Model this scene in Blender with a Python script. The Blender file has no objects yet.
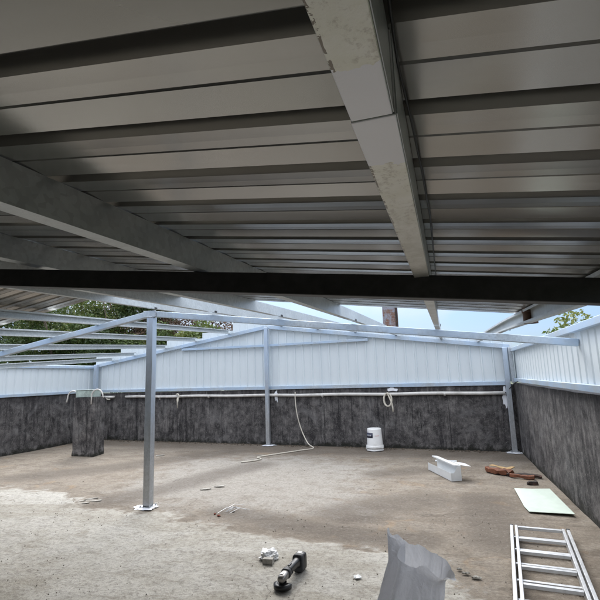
import bpy, bmesh, math, random
from mathutils import Vector, Matrix, noise
R=math.radians
random.seed(7)
S=bpy.context.scene; C=S.collection

# ------------------------------------------------------------------ helpers
class MB:
    def __init__(s): s.v=[]; s.f=[]; s.smooth=False
    def add(s,vs,fs):
        o=len(s.v); s.v+= [Vector(v) for v in vs]; s.f+=[[i+o for i in f] for f in fs]; return s
    def box(s,x0,x1,y0,y1,z0,z1):
        return s.add([(x0,y0,z0),(x1,y0,z0),(x1,y1,z0),(x0,y1,z0),(x0,y0,z1),(x1,y0,z1),(x1,y1,z1),(x0,y1,z1)],
                     [(0,3,2,1),(4,5,6,7),(0,1,5,4),(1,2,6,5),(2,3,7,6),(3,0,4,7)])
    def prism(s,prof,p0,p1,up=(0,0,1),side=None,close=True):
        # prof: list of (u,v): u along side, v along up
        p0=Vector(p0);p1=Vector(p1);d=(p1-p0).normalized();up=Vector(up)
        sd=d.cross(up).normalized(); up2=sd.cross(d).normalized()
        n=len(prof)
        vs=[p0+sd*u+up2*v for u,v in prof]+[p1+sd*u+up2*v for u,v in prof]
        fs=[(i,(i+1)%n,n+(i+1)%n,n+i) for i in range(n if close else n-1)]
        if close: fs+=[tuple(range(n))[::-1],tuple(range(n,2*n))]
        return s.add(vs,fs)
    def bar(s,p0,p1,w,h,up=(0,0,1)):
        return s.prism([(-w/2,-h/2),(w/2,-h/2),(w/2,h/2),(-w/2,h/2)],p0,p1,up)
    def tube(s,pts,r,n=8,cap=True):
        pts=[Vector(p) for p in pts]; rings=[]
        rr=r if isinstance(r,(list,tuple)) else [r]*len(pts)
        t0=(pts[1]-pts[0]).normalized(); a=t0.orthogonal().normalized()
        o=len(s.v)
        for i,p in enumerate(pts):
            if i==0:t=pts[1]-pts[0]
            elif i==len(pts)-1:t=pts[-1]-pts[-2]
            else:t=(pts[i+1]-pts[i]).normalized()+(pts[i]-pts[i-1]).normalized()
            t.normalize(); a=(a-t*a.dot(t)).normalized(); b=t.cross(a)
            for k in range(n):
                an=2*math.pi*k/n; s.v.append(p+(a*math.cos(an)+b*math.sin(an))*rr[i])
        for i in range(len(pts)-1):
            for k in range(n):
                s.f.append([o+i*n+k,o+i*n+(k+1)%n,o+(i+1)*n+(k+1)%n,o+(i+1)*n+k])
        if cap:
            s.f.append([o+k for k in range(n)][::-1]); s.f.append([o+(len(pts)-1)*n+k for k in range(n)])
        return s
    def lathe(s,prof,c,n=24,axis=(0,0,1)):
        ax=Vector(axis).normalized(); a=ax.orthogonal().normalized(); b=ax.cross(a); c=Vector(c); o=len(s.v); m=len(prof)
        for r,z in prof:
            for k in range(n):
                an=2*math.pi*k/n; s.v.append(c+ax*z+(a*math.cos(an)+b*math.sin(an))*max(r,1e-5))
        for i in range(m-1):
            for k in range(n): s.f.append([o+i*n+k,o+i*n+(k+1)%n,o+(i+1)*n+(k+1)%n,o+(i+1)*n+k])
        return s
    def xform(s,M):
        s.v=[M@v for v in s.v]; return s
    def build(s,name,mat,parent=None,smooth=False,bevel=0,solid=0,seg=2):
        me=bpy.data.meshes.new(name)
        off=wloc(parent) if parent else Vector()
        me.from_pydata([tuple(v-off) for v in s.v],[],s.f); me.validate(); 
        bm=bmesh.new(); bm.from_mesh(me)
        if not getattr(s,'keepn',False): bmesh.ops.recalc_face_normals(bm,faces=bm.faces)
        bm.to_mesh(me); bm.free()
        me.materials.append(mat)
        o=bpy.data.objects.new(name,me); C.objects.link(o)
        if parent: o.parent=parent
        else: # put the origin at the base of the thing
            xs=[v.co.x for v in me.vertices]; ys=[v.co.y for v in me.vertices]; zs=[v.co.z for v in me.vertices]
            c=Vector(((min(xs)+max(xs))/2,(min(ys)+max(ys))/2,min(zs)))
            me.transform(Matrix.Translation(-c)); o.location=c
        if smooth:
            for p in me.polygons: p.use_smooth=True
        if bevel:
            m=o.modifiers.new('bevel','BEVEL'); m.width=bevel; m.segments=seg; m.limit_method='ANGLE'; m.angle_limit=R(40)
            for p in me.polygons: p.use_smooth=True
            m.harden_normals=True
        if solid:
            m=o.modifiers.new('solid','SOLIDIFY'); m.thickness=solid; m.offset=0
        return o
def wloc(o):
    l=Vector()
    while o: l+=o.location; o=o.parent
    return l
def tag(o,label,cat,group=None,kind=None):
    if label:o['label']=label
    if cat:o['category']=cat
    if group:o['group']=group
    if kind:o['kind']=kind
    return o
def thing(name,loc,label,cat,group=None):
    o=bpy.data.objects.new(name,None); o.empty_display_size=.1; C.objects.link(o); o.location=loc
    return tag(o,label,cat,group)
def structure(o): o['kind']='structure'; return o
def seg_len(v): return v.length

# ------------------------------------------------------------------ materials
class NT:
    def __init__(s,name):
        s.m=bpy.data.materials.new(name); s.m.use_nodes=True; s.t=s.m.node_tree; s.n=s.t.nodes; s.l=s.t.links
        s.b=s.n['Principled BSDF']; 
    def new(s,t,**k):
        x=s.n.new(t)
        for a,b in k.items(): setattr(x,a,b)
        return x
    def link(s,a,b): s.l.new(a,b)
    def coord(s,kind='Object',scale=(1,1,1)):
        if kind=='World': o=s.new('ShaderNodeNewGeometry').outputs['Position']
        else: o=s.new('ShaderNodeTexCoord').outputs[kind]
        m=s.new('ShaderNodeMapping'); m.inputs['Scale'].default_value=scale; s.link(o,m.inputs['Vector']); return m.outputs[0]
    def noise(s,co,scale,detail=4,rough=.6,dist=0):
        n=s.new('ShaderNodeTexNoise'); n.inputs['Scale'].default_value=scale; n.inputs['Detail'].default_value=detail
        n.inputs['Roughness'].default_value=rough; n.inputs['Distortion'].default_value=dist; s.link(co,n.inputs['Vector']); return n.outputs['Fac']
    def ramp(s,fac,stops):
        r=s.new('ShaderNodeValToRGB'); e=r.color_ramp.elements
        while len(e)<len(stops): e.new(.5)
        for i,(p,c) in enumerate(stops):
            e[i].position=p; e[i].color=(c[0],c[1],c[2],1) if isinstance(c,(tuple,list)) else (c,c,c,1)
        s.link(fac,r.inputs[0]); return r.outputs[0]
    def mix(s,f,a,b,mode='MIX'):
        m=s.new('ShaderNodeMix',data_type='RGBA',blend_type=mode)
        for i,x in ((0,f),(6,a),(7,b)):
            if isinstance(x,(int,float)): m.inputs[i].default_value=x if i==0 else (x,x,x,1)
            elif isinstance(x,(tuple,list)): m.inputs[i].default_value=(x[0],x[1],x[2],1)
            else: s.link(x,m.inputs[i])
        return m.outputs[2]
    def math(s,op,a,b=0,clamp=False):
        m=s.new('ShaderNodeMath',operation=op,use_clamp=clamp)
        for i,x in enumerate((a,b)):
            if isinstance(x,(int,float)): m.inputs[i].default_value=x
            else: s.link(x,m.inputs[i])
        return m.outputs[0]
    def maprange(s,x,a,b,c=0,d=1):
        m=s.new('ShaderNodeMapRange'); s.link(x,m.inputs[0])
        for i,v in enumerate((a,b,c,d)): m.inputs[i+1].default_value=v
        return m.outputs[0]
    def sep(s,co):
        m=s.new('ShaderNodeSeparateXYZ'); s.link(co,m.inputs[0]); return m.outputs
    def bump(s,h,strength=.3,dist=.01):
        b=s.new('ShaderNodeBump'); b.inputs['Strength'].default_value=strength; b.inputs['Distance'].default_value=dist
        s.link(h,b.inputs['Height']); s.link(b.outputs[0],s.b.inputs['Normal'])
    def set(s,**k):
        for a,v in k.items():
            i=s.b.inputs[a.replace('_',' ')]
            if isinstance(v,(int,float)): i.default_value=v
            elif isinstance(v,(tuple,list)): i.default_value=(v[0],v[1],v[2],1)
            else: s.link(v,i)
        return s
def plain(name,col,rough=.5,metal=0,var=.12,scale=12,bump=.1,dirt=None,stretch=(1,1,1)):
    t=NT(name); co=t.coord('Object',stretch)
    n=t.noise(co,scale,5,.65)
    a=tuple(c*(1-var*2) for c in col); b=tuple(min(1,c*(1+var)) for c in col)
    c=t.ramp(n,[(.3,a),(.7,b)])
    if dirt:
        n2=t.noise(co,scale*.35,6,.7); c=t.mix(t.maprange(n2,.52,.75),c,dirt)
    t.set(Base_Color=c,Metallic=metal,Roughness=t.maprange(n,0,1,rough*.8,min(1,rough*1.2)))
    t.bump(n,bump,.004); return t.m
def galv(name,col=(.50,.53,.56),metal=.75,rough=.42,paint=None):
    t=NT(name); co=t.coord('World')
    v=t.new('ShaderNodeTexVoronoi'); v.inputs['Scale'].default_value=55; t.link(co,v.inputs['Vector'])
    sp=t.sep(v.outputs['Color'])[0]
    n=t.noise(co,3,6,.65); n2=t.noise(t.coord('World',(6,6,1)),5,5,.7,.5)
    c=t.ramp(sp,[(0,tuple(x*.86 for x in col)),(1,tuple(min(1,x*1.1) for x in col))])
    c=t.mix(t.maprange(n,.35,.7,0,.5),c,tuple(x*.62 for x in col))
    c=t.mix(t.maprange(n2,.62,.78,0,.55),c,(.72,.74,.76))
    if paint=='post':
        z=t.sep(co)[2]; n3=t.noise(t.coord('World',(8,8,1.5)),2,6,.6,.6)
        c=t.mix(t.maprange(t.math('ADD',z,t.math('MULTIPLY',n3,1.2)),1.0,2.4,0,.9),c,(.53,.63,.76))
        c=t.mix(t.maprange(t.noise(t.coord('World',(14,14,1)),2,5,.7),.5,.7,0,.6),c,(.36,.36,.35))
    elif paint:
        n3=t.noise(co,2.2,6,.6,.6); c=t.mix(t.maprange(n3,.38,.6,.25,.95),c,paint)
    t.set(Base_Color=c,Metallic=metal,Roughness=t.maprange(sp,0,1,rough*.85,rough*1.25))
    t.bump(n2,.06,.003); return t.m
M={}
M['galv']=galv('galvanised_steel')
M['galv_blue']=galv('silver_blue_painted_steel',(.60,.65,.68),.45,.36,(.50,.63,.79))
M['galv_post']=galv('galvanised_post_steel',(.52,.54,.56),.55,.36,'post')
M['galv_web']=galv('galvanised_purlin_steel',(.60,.63,.63),.5,.42)
M['white_paint']=plain('white_zinc_paint',(.78,.80,.84),.45,0,.04,8)
M['dark_beam']=plain('dark_painted_steel',(.046,.045,.044),.5,0,.2,20,.1)
def cladding():
    t=NT('pale_coated_cladding'); co=t.coord('World')
    n=t.noise(t.coord('World',(2.5,2.5,.35)),2.2,5,.6); n2=t.noise(co,40,3)
    c=t.ramp(n,[(.3,(.655,.715,.745)),(.7,(.715,.77,.795))])
    c=t.mix(t.maprange(t.noise(t.coord('World',(9,9,.6)),3,6,.7),.62,.8,0,.12),c,(.42,.43,.42))
    t.set(Base_Color=c,Roughness=.38,Metallic=.1); t.bump(n2,.02,.001); return t.m
M['clad']=cladding()
def roofmat():
    t=NT('roof_sheet_underside'); co=t.coord('World')
    n=t.noise(t.coord('World',(.35,5,1)),2.5,5,.6,.3); n2=t.noise(t.coord('World',(1,1,1)),1.1,3)
    c=t.ramp(n,[(.3,(.375,.37,.345)),(.7,(.43,.425,.40))])
    c=t.mix(t.maprange(n2,.4,.65,0,.4),c,(.41,.385,.36))
    sc=t.noise(t.coord('World',(.8,60,1)),3,3,.7); c=t.mix(t.maprange(sc,.70,.76,0,.35),c,(.5,.5,.48))
    t.set(Base_Color=c,Metallic=.72,Roughness=t.maprange(n,.2,.8,.18,.27)); t.bump(n,.03,.003); return t.m
M['roof']=roofmat()
def primer():
    t=NT('primed_purlin_flange'); co=t.coord('World')
    n=t.noise(co,110,5,.75); n2=t.noise(co,12,5,.7); p=t.sep(co)
    c=t.ramp(n2,[(.35,(.86,.85,.73)),(.62,(.93,.92,.85))])
    c=t.mix(t.maprange(t.math('ADD',t.math('MULTIPLY',n,.6),t.math('MULTIPLY',t.noise(t.coord('World',(14,3,1)),4,4,.6),.4)),.50,.60,0,.6),c,(.44,.40,.31))
    c2=t.ramp(n2,[(.38,(.62,.61,.54)),(.6,(.80,.79,.74))])
    px=t.math('ADD',p[0],t.math('MULTIPLY',t.math('SUBTRACT',n2,.5),.012))
    rustm=t.math('MULTIPLY',t.math('LESS_THAN',px,-.0725),t.math('GREATER_THAN',t.noise(co,38,5,.7),.50)); c=t.mix(t.math('MULTIPLY',rustm,.8),c,(.13,.09,.06))
    # further from the joint the primer is thinner and the zinc shows
    c=t.mix(t.maprange(p[1],.6,1.1,0,.75),c,c2)
    # hand brushed white band at the splice, wavy ends
    w=t.math('MULTIPLY',t.math('SUBTRACT',t.noise(co,30,3),.5),.06)
    y=t.math('ADD',p[1],w)
    band=t.math('MULTIPLY',t.math('GREATER_THAN',y,.362),t.math('LESS_THAN',y,.572))
    c=t.mix(band,c,(.88,.88,.90))
    t.set(Base_Color=c,Metallic=.45,Roughness=.38); t.bump(n,.15,.002); return t.m
M['primer']=primer()
def groundmat():
    t=NT('stained_concrete'); co=t.coord('World')
    A=t.new('ShaderNodeAttribute',attribute_name='screed').outputs['Fac']
    G=t.new('ShaderNodeAttribute',attribute_name='patch').outputs['Fac']
    W=t.new('ShaderNodeAttribute',attribute_name='wet').outputs['Fac']
    nb=t.noise(co,.9,6,.65,.4); nm=t.noise(co,4,8,.7,.3); nf=t.noise(co,34,6,.75); ng=t.noise(co,150,3,.8)
    st=t.noise(t.coord('World',(1,2.6,1)),2.4,7,.72,.6)
    cs=lambda x,k=2.2: t.maprange(x,.5-.5/k,.5+.5/k)
    big=t.noise(t.coord('World',(.55,1.3,1)),1.1,7,.62,.8)
    old=t.ramp(nm,[(.36,(.195,.160,.122)),(.5,(.270,.230,.182)),(.64,(.345,.305,.252))])
    old=t.mix(t.maprange(nb,.48,.62,0,.4),old,(.29,.25,.20))
    old=t.mix(t.maprange(big,.50,.62,0,.62),old,(.150,.120,.090))
    old=t.mix(t.maprange(st,.54,.66,0,.7),old,(.125,.100,.078))
    old=t.mix(t.maprange(t.noise(co,2.1,5,.6,1),.60,.70,0,.45),old,(.36,.24,.13))
    gray=t.ramp(nm,[(.36,(.27,.245,.21)),(.64,(.40,.375,.335))])
    gray=t.mix(t.maprange(st,.54,.68,0,.6),gray,(.21,.18,.145))
    g=t.maprange(t.math('ADD',G,t.math('MULTIPLY',t.math('SUBTRACT',nm,.5),2.2)),-.35,.35)
    c=t.mix(g,old,gray)
    new=t.ramp(nm,[(.34,(.40,.375,.325)),(.5,(.51,.49,.44)),(.66,(.62,.60,.55))])
    new=t.mix(t.maprange(st,.53,.66,0,.65),new,(.29,.26,.21))
    new=t.mix(t.maprange(big,.48,.60,0,.6),new,(.345,.315,.255))
    s=t.maprange(t.math('ADD',A,t.math('ADD',t.math('MULTIPLY',t.math('SUBTRACT',nf,.5),.45),t.math('MULTIPLY',t.math('SUBTRACT',nm,.5),.9))),-.05,.07)
    c=t.mix(s,c,new)
    # dirt at the foot of the concrete wall
    w=t.maprange(t.math('ADD',W,t.math('MULTIPLY',t.math('SUBTRACT',nm,.5),.8)),0,.35)
    c=t.mix(t.math('MULTIPLY',w,.62),c,(.100,.082,.066))
    c=t.mix(t.maprange(nf,.50,.60,0,.75),c,t.mix(.5,c,(.10,.08,.065)))
    c=t.mix(t.maprange(t.noise(co,13,6,.75,.4),.50,.60,0,.45),c,t.mix(.45,c,(.11,.09,.07)))
    c=t.mix(t.maprange(nf,.44,.36,0,.35),c,t.mix(.5,c,(.60,.58,.53)))
    c=t.mix(t.maprange(ng,.58,.68,0,.65),c,(.12,.10,.08))
    # cracks and dark specks
    vc=t.new('ShaderNodeTexVoronoi',feature='DISTANCE_TO_EDGE'); vc.inputs['Scale'].default_value=.75; dn=t.new('ShaderNodeTexNoise'); dn.inputs['Scale'].default_value=3.5; dn.inputs['Detail'].default_value=6; t.link(co,dn.inputs['Vector']); t.link(t.mix(.22,co,dn.outputs['Color']),vc.inputs['Vector'])
    crk=t.math('MULTIPLY',t.math('LESS_THAN',vc.outputs['Distance'],.0018),t.math('GREATER_THAN',t.noise(co,1.3,3),.55)); c=t.mix(t.math('MULTIPLY',crk,.55),c,(.07,.055,.045))
    v=t.new('ShaderNodeTexVoronoi'); v.inputs['Scale'].default_value=26; t.link(t.mix(.08,co,t.new('ShaderNodeTexNoise').outputs['Color']),v.inputs['Vector'])
    sp=t.math('MULTIPLY',t.math('LESS_THAN',v.outputs['Distance'],.14),t.math('GREATER_THAN',nm,.56))
    c=t.mix(t.math('MULTIPLY',sp,.7),c,(.09,.075,.06))
    t.set(Base_Color=c,Roughness=t.maprange(nm,.2,.8,.72,.95),Specular_IOR_Level=.3)
    h=t.math('ADD',t.math('MULTIPLY',nf,.6),t.math('ADD',t.math('MULTIPLY',nm,1.2),t.math('MULTIPLY',ng,.25)))
    t.bump(h,.9,.02); return t.m
M['ground']=groundmat()
def wallmat(name,base=1.0):
    t=NT(name); co=t.coord('World')
    n=t.noise(co,7,7,.72); s=t.noise(t.coord('World',(7,7,.8)),1.8,7,.7,.3); s2=t.noise(t.coord('World',(16,16,1.2)),1.2,6,.75); z=t.sep(co)[2]
    nf=t.noise(co,55,4,.75)
    b=base
    c=t.ramp(n,[(.36,(.034*b,.032*b,.033*b)),(.5,(.08*b,.075*b,.074*b)),(.66,(.16*b,.15*b,.145*b))])
    c=t.mix(t.math('MULTIPLY',t.maprange(s,.48,.62,0,.9),t.maprange(t.noise(co,.8,5,.65,.5),.40,.58,.25,1)),c,(.015,.014,.016))
    pt=t.noise(co,1.6,6,.7,.7); c=t.mix(t.maprange(pt,.54,.62,0,.45),c,(.15*b,.145*b,.145*b))
    c=t.mix(t.maprange(t.noise(co,3.1,6,.7,.4),.57,.66,0,.8),c,(.018,.017,.018))
    c=t.mix(t.math('MULTIPLY',t.maprange(s2,.55,.68,0,.8),t.maprange(t.noise(co,1.1,4,.6),.42,.60)),c,(.24*b,.23*b,.22*b))
    c=t.mix(t.maprange(nf,.57,.68,0,.7),c,(.26*b,.25*b,.235*b))
    xx=t.sep(co)[0]; fr=t.math('FRACT',t.math('DIVIDE',t.math('ADD',xx,t.math('MULTIPLY',n,.02)),1.22)); seam=t.math('MULTIPLY',t.math('LESS_THAN',fr,.010),t.math('GREATER_THAN',s,.42)); c=t.mix(t.math('MULTIPLY',seam,.8),c,(.015,.015,.016))
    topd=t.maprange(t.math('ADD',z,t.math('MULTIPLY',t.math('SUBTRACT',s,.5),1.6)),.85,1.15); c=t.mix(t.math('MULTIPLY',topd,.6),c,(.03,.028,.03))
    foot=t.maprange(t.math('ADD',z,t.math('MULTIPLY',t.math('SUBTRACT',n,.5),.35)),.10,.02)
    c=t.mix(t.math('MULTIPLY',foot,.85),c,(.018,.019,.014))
    t.set(Base_Color=c,Roughness=.9,Specular_IOR_Level=.25); t.bump(t.math('ADD',n,t.math('MULTIPLY',nf,.3)),.5,.02); return t.m
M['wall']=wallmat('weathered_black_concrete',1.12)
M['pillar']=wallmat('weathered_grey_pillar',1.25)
M['pvc']=plain('grey_white_pvc',(.62,.60,.57),.45,0,.06,10,.05,(.35,.33,.30))
M['cord']=plain('cream_cord',(.60,.56,.48),.6)
M['bucket']=plain('white_plastic',(.80,.80,.79),.4,0,.03,10,.05,(.55,.53,.50))
M['navy']=plain('navy_label',(.03,.035,.07),.5)
M['label_grey']=plain('grey_print',(.45,.46,.5),.5)
M['label_red']=plain('red_print',(.5,.12,.12),.5)
M['alu']=plain('aluminium',(.66,.67,.68),.35,.55,.08,25,.05)
M['black']=plain('black_plastic',(.012,.012,.013),.42,0,.2,30,.1)
M['darkgrey']=plain('dark_grey_rubber',(.035,.037,.04),.6)
M['silver']=plain('cast_metal',(.30,.29,.28),.42,.8,.15,20)
M['disc']=plain('abrasive_disc',(.16,.14,.12),.8)
def sackmat():
    t=NT('grey_plastic_film'); co=t.coord('World'); n=t.noise(t.coord('World',(1,1,.5)),9,6,.6,.8); n2=t.noise(co,60,4)
    c=t.ramp(n,[(.3,(.78,.78,.79)),(.7,(.86,.86,.87))])
    t.set(Base_Color=c,Roughness=t.maprange(n,.3,.7,.2,.36),Specular_IOR_Level=.55,Subsurface_Weight=.0); t.bump(t.math('ADD',n,t.math('MULTIPLY',n2,.12)),.9,.03); return t.m
M['sack']=sackmat()
t_=M['sack'].node_tree; tl_=t_.nodes.new('ShaderNodeBsdfTranslucent'); tl_.inputs[0].default_value=(.90,.90,.92,1); ms_=t_.nodes.new('ShaderNodeMixShader'); ms_.inputs[0].default_value=.38; t_.links.new(t_.nodes['Principled BSDF'].outputs[0],ms_.inputs[1]); t_.links.new(tl_.outputs[0],ms_.inputs[2]); t_.links.new(ms_.outputs[0],t_.nodes['Material Output'].inputs[0])
M['clear']=plain('clear_crumpled_plastic',(.72,.72,.72),.25,0,.08,40,.4)
M['rust']=plain('rusty_brown',(.20,.07,.032),.8,0,.3,18,.5,(.05,.03,.022))
M['rust_dark']=plain('burnt_dark_scrap',(.035,.024,.020),.8,0,.3,18,.5,(.12,.05,.03))
M['clay']=plain('clay_edge',(.42,.28,.13),.85,0,.2,20,.4)
M['greenwhite']=plain('pale_green_sheet',(.50,.58,.51),.5,0,.04)
M['offwhite']=plain('white_coated_metal',(.74,.76,.77),.35,0,.04,10,.05)
M['stone']=plain('broken_screed',(.40,.38,.34),.9,0,.2,30,.5)
M['redbit']=plain('red_brown_bits',(.24,.06,.03),.8)
M['greenpipe']=plain('grey_green_metal_box',(.42,.50,.46),.5,.1,.12,14,.1,(.15,.17,.15))
M['bark']=plain('bark',(.085,.062,.045),.9,0,.3,14,.6)
M['gutter']=plain('brown_gutter',(.15,.085,.062),.6,0,.2,8,.2)
M['rear_blocker']=plain('dark_light_blocker',(.03,.029,.027),.9,0,.1,4,.2)  # near-black finish of the added light-blocking wall behind the camera
M['terrain']=plain('terrain_green',(.07,.09,.04),.95,0,.3,.5,.3)
M['house']=plain('pale_render',(.42,.40,.37),.9,0,.1,2,.2)
M['rooftile']=plain('grey_roof_tiles',(.16,.15,.15),.8,0,.2,5,.3)
def leafmat(name,c0,c1,c2,tr=.25):
    t=NT(name); oi=t.new('ShaderNodeAttribute',attribute_name='tone').outputs['Fac']
    c=t.ramp(oi,[(0,c0),(.5,c1),(1,c2)])
    t.set(Base_Color=c,Roughness=.55)
    tl=t.new('ShaderNodeBsdfTranslucent'); t.link(c,tl.inputs[0]); mx=t.new('ShaderNodeMixShader'); mx.inputs[0].default_value=tr
    t.link(t.b.outputs[0],mx.inputs[1]); t.link(tl.outputs[0],mx.inputs[2]); t.link(mx.outputs[0],t.n['Material Output'].inputs[0]); return t.m
M['leaf']=leafmat('green_leaves',(.03,.05,.016),(.075,.12,.032),(.18,.20,.05))
M['leaf_light']=leafmat('yellow_green_leaves',(.05,.08,.022),(.12,.17,.045),(.26,.27,.08))
M['leaf_red']=leafmat('red_brown_leaves',(.05,.03,.02),(.13,.075,.045),(.28,.20,.14))
def brick():
    t=NT('stained_brick'); co=t.coord('World'); b=t.new('ShaderNodeTexBrick'); b.inputs['Scale'].default_value=3.5
    mp=t.new('ShaderNodeMapping'); mp.inputs['Rotation'].default_value=(R(90),0,0); t.link(co,mp.inputs[0]); t.link(mp.outputs[0],b.inputs['Vector'])
    b.inputs['Color1'].default_value=(.17,.085,.06,1); b.inputs['Color2'].default_value=(.20,.11,.08,1); b.inputs['Mortar'].default_value=(.22,.17,.15,1)
    n=t.noise(co,5,6,.7); c=t.mix(t.maprange(n,.44,.56,0,.9),b.outputs[0],(.27,.28,.33))
    c=t.mix(t.maprange(t.noise(co,9,5,.7),.6,.7,0,.8),c,(.05,.04,.035))
    t.set(Base_Color=c,Roughness=.9); return t.m
M['brick']=brick()

# ------------------------------------------------------------------ measured frame
ZB=lambda X: 2.267-.1275*(X+3.31)                      # underside of purlins at the middle frame, right slope
def zp(X,Y):                                           # underside of purlins, right slope
    return ZB(X)+(.044 if Y<4.72 else .033)*(Y-4.72)
WC=.104*1.03+9.0
wy=lambda X: WC-.104*X                                 # the back wall line
wd=Vector((1,-.104,0)).normalized(); wn=Vector((.104,1,0)).normalized()
def W(X,z,off=0):                                      # point on back wall plane, off = towards camera
    return Vector((X,wy(X),z))-wn*off

# ------------------------------------------------------------------ ground slab
def dist_poly(px,py,poly):
    best=1e9; inside=False; n=len(poly)
    for i in range(n):
        x0,y0=poly[i]; x1,y1=poly[(i+1)%n]
        dx,dy=x1-x0,y1-y0; t=max(0,min(1,((px-x0)*dx+(py-y0)*dy)/(dx*dx+dy*dy+1e-12)))
        d=math.hypot(px-x0-t*dx,py-y0-t*dy); best=min(best,d)
        if (y0>py)!=(y1>py) and px<(x1-x0)*(py-y0)/(y1-y0)+x0: inside=not inside
    return best if inside else -best
screed_poly=[(-10,5.2),(-6.5,5.25),(-4.9,5.12),(-4.45,4.95),(-4.15,4.60),(-3.6,4.50),(-3.0,4.62),(-2.72,4.50),(-2.70,4.33),(-2.2,4.22),(-1.84,4.17),(-1.40,4.10),(-1.05,4.02),(-.70,3.96),(-.30,3.86),(-.12,3.72),(-.02,3.45),(.05,3.25),(.12,2.9),(.3,2.3),(.5,1.2),(.7,-3.9),(-10,-3.9)]
patch_poly=[(-4.6,7.6),(-2.6,8.1),(-1.2,7.4),(-1.15,6.2),(-1.0,5.1),(-1.9,4.75),(-3.0,4.85),(-4.2,5.3),(-4.4,6.4)]
STROKES=[(.55,[(-6.4,5.9),(-5.6,6.6),(-4.9,7.6),(-4.1,8.7)]),(.42,[(-3.95,4.97),(-3.62,5.74),(-3.4,6.5),(-3.05,7.3)]),(.30,[(-2.4,4.75),(-1.45,4.48),(-.84,4.32),(-.33,4.3)]),(.5,[(-1.1,4.9),(-.8,5.3),(-.3,5.6)]),(.4,[(.24,5.7),(.32,4.4)]),(.35,[(-1.0,6.9),(-.5,7.2)])]
def stain(x,y):
    b=0
    for w,st in STROKES:
        for (x0,y0),(x1,y1) in zip(st,st[1:]):
            dx,dy=x1-x0,y1-y0; t=max(0,min(1,((x-x0)*dx+(y-y0)*dy)/(dx*dx+dy*dy)))
            d=math.hypot(x-x0-t*dx,y-y0-t*dy); b=max(b,.55*max(0,1-d/w))
    return b
def ground():
    st=.035; x0,x1,y0,y1=-8.95,1.35,-3.9,10.25
    xs=[x0+i*(x1-x0)/int((x1-x0)/st) for i in range(int((x1-x0)/st)+1)]
    ys=[]; y=y0
    while y<y1: ys.append(y); y+= .25 if y<1.8 else (.028 if y<5.6 else .05)
    ys.append(y1)
    V=[];A=[];G=[];WW=[]
    for y in ys:
        for x in xs:
            p=Vector((x,y,0))
            wob=.10*noise.noise(p*2.3)+.05*noise.noise(p*7)+.022*noise.noise(p*21)
            a=dist_poly(x,y,screed_poly)+wob
            g=dist_poly(x,y,patch_poly) if y>4 else -2
            h=.010*noise.noise(p*.9)+.0035*noise.noise(p*5)+.0015*noise.noise(p*19)
            t=max(0,min(1,(a+.03)/.06)); t=t*t*(3-2*t)
            h+= .010*t*(1 if y<5.6 else 0)
            V.append((x,y,h)); A.append(a if y<5.8 else -1); G.append(g); WW.append(max(max(0,1-(wy(x)-y)/1.1),stain(x,y) if y>4 else 0))
    nx=len(xs); F=[(j*nx+i,j*nx+i+1,(j+1)*nx+i+1,(j+1)*nx+i) for j in range(len(ys)-1) for i in range(nx-1)]
    me=bpy.data.meshes.new('ground'); me.from_pydata(V,[],F); me.materials.append(M['ground'])
    for nm,arr in (('screed',A),('patch',G),('wet',WW)):
        at=me.attributes.new(nm,'FLOAT','POINT'); at.data.foreach_set('value',arr)
    for p in me.polygons: p.use_smooth=True
    o=bpy.data.objects.new('ground',me); C.objects.link(o); structure(o)
ground()
m=MB(); m.box(-400,400,-400,400,-3.3,-3.2); structure(m.build('terrain',M['terrain']))
# body of the building under the deck
m=MB(); m.add([(-9.2,-4.2,-3.2),(1.5,-4.2,-3.2),(1.5,wy(1.5)+.2,-3.2),(-9.2,wy(-9.2)+.2,-3.2),(-9.2,-4.2,-.05),(1.5,-4.2,-.05),(1.5,wy(1.5)+.2,-.05),(-9.2,wy(-9.2)+.2,-.05)],
      [(0,3,2,1),(4,5,6,7),(0,1,5,4),(1,2,6,5),(2,3,7,6),(3,0,4,7)])
tag(m.build('building',M['house']),'storey of the building below the open concrete deck','building')

# ------------------------------------------------------------------ concrete parapets
def rough_wall(name,p0,p1,h,th,inward,mat,label,cat,zb=-.03):
    p0=Vector(p0);p1=Vector(p1);d=(p1-p0);L=d.length;d.normalize();n=Vector(inward).normalized()
    nx=int(L/.08);nz=14;V=[];F=[]
    for side in (0,1):
        for j in range(nz+1):
            for i in range(nx+1):
                p=p0+d*(L*i/nx); z=zb+(h-zb)*j/nz
                o=n*(.006*noise.noise(Vector((p.x*3,p.y*3,z*3)))) if side==0 else n*(-th)
                zz=z+(.008*noise.noise(Vector((p.x*2,p.y*2,9))) if j==nz else 0)
                q=p+o; V.append((q.x,q.y,zz))
    k=(nx+1)*(nz+1)
    for s in (0,1):
        for j in range(nz):
            for i in range(nx):
                a=s*k+j*(nx+1)+i; F.append((a,a+1,a+nx+2,a+nx+1))
    for i in range(nx): a=nz*(nx+1)+i; F.append((a,a+1,k+a+1,k+a))
    for j in range(nz):
        a=j*(nx+1); F.append((a,a+nx+1,k+a+nx+1,k+a)); a+=nx; F.append((a,a+nx+1,k+a+nx+1,k+a))
    m=MB(); m.add(V,F); return tag(m.build(name,mat),label,cat)
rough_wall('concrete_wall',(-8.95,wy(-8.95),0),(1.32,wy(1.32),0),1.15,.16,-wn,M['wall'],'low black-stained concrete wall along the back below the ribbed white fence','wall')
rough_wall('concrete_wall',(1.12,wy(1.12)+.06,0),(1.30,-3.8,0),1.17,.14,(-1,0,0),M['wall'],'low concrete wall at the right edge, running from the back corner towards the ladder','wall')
rough_wall('concrete_wall',(-8.753,wy(-8.75)+.06,0),(-8.753,-3.8,0),1.195,.14,(1,0,0),M['wall'],'low concrete wall at the far left behind the grey pillar','wall')

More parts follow.
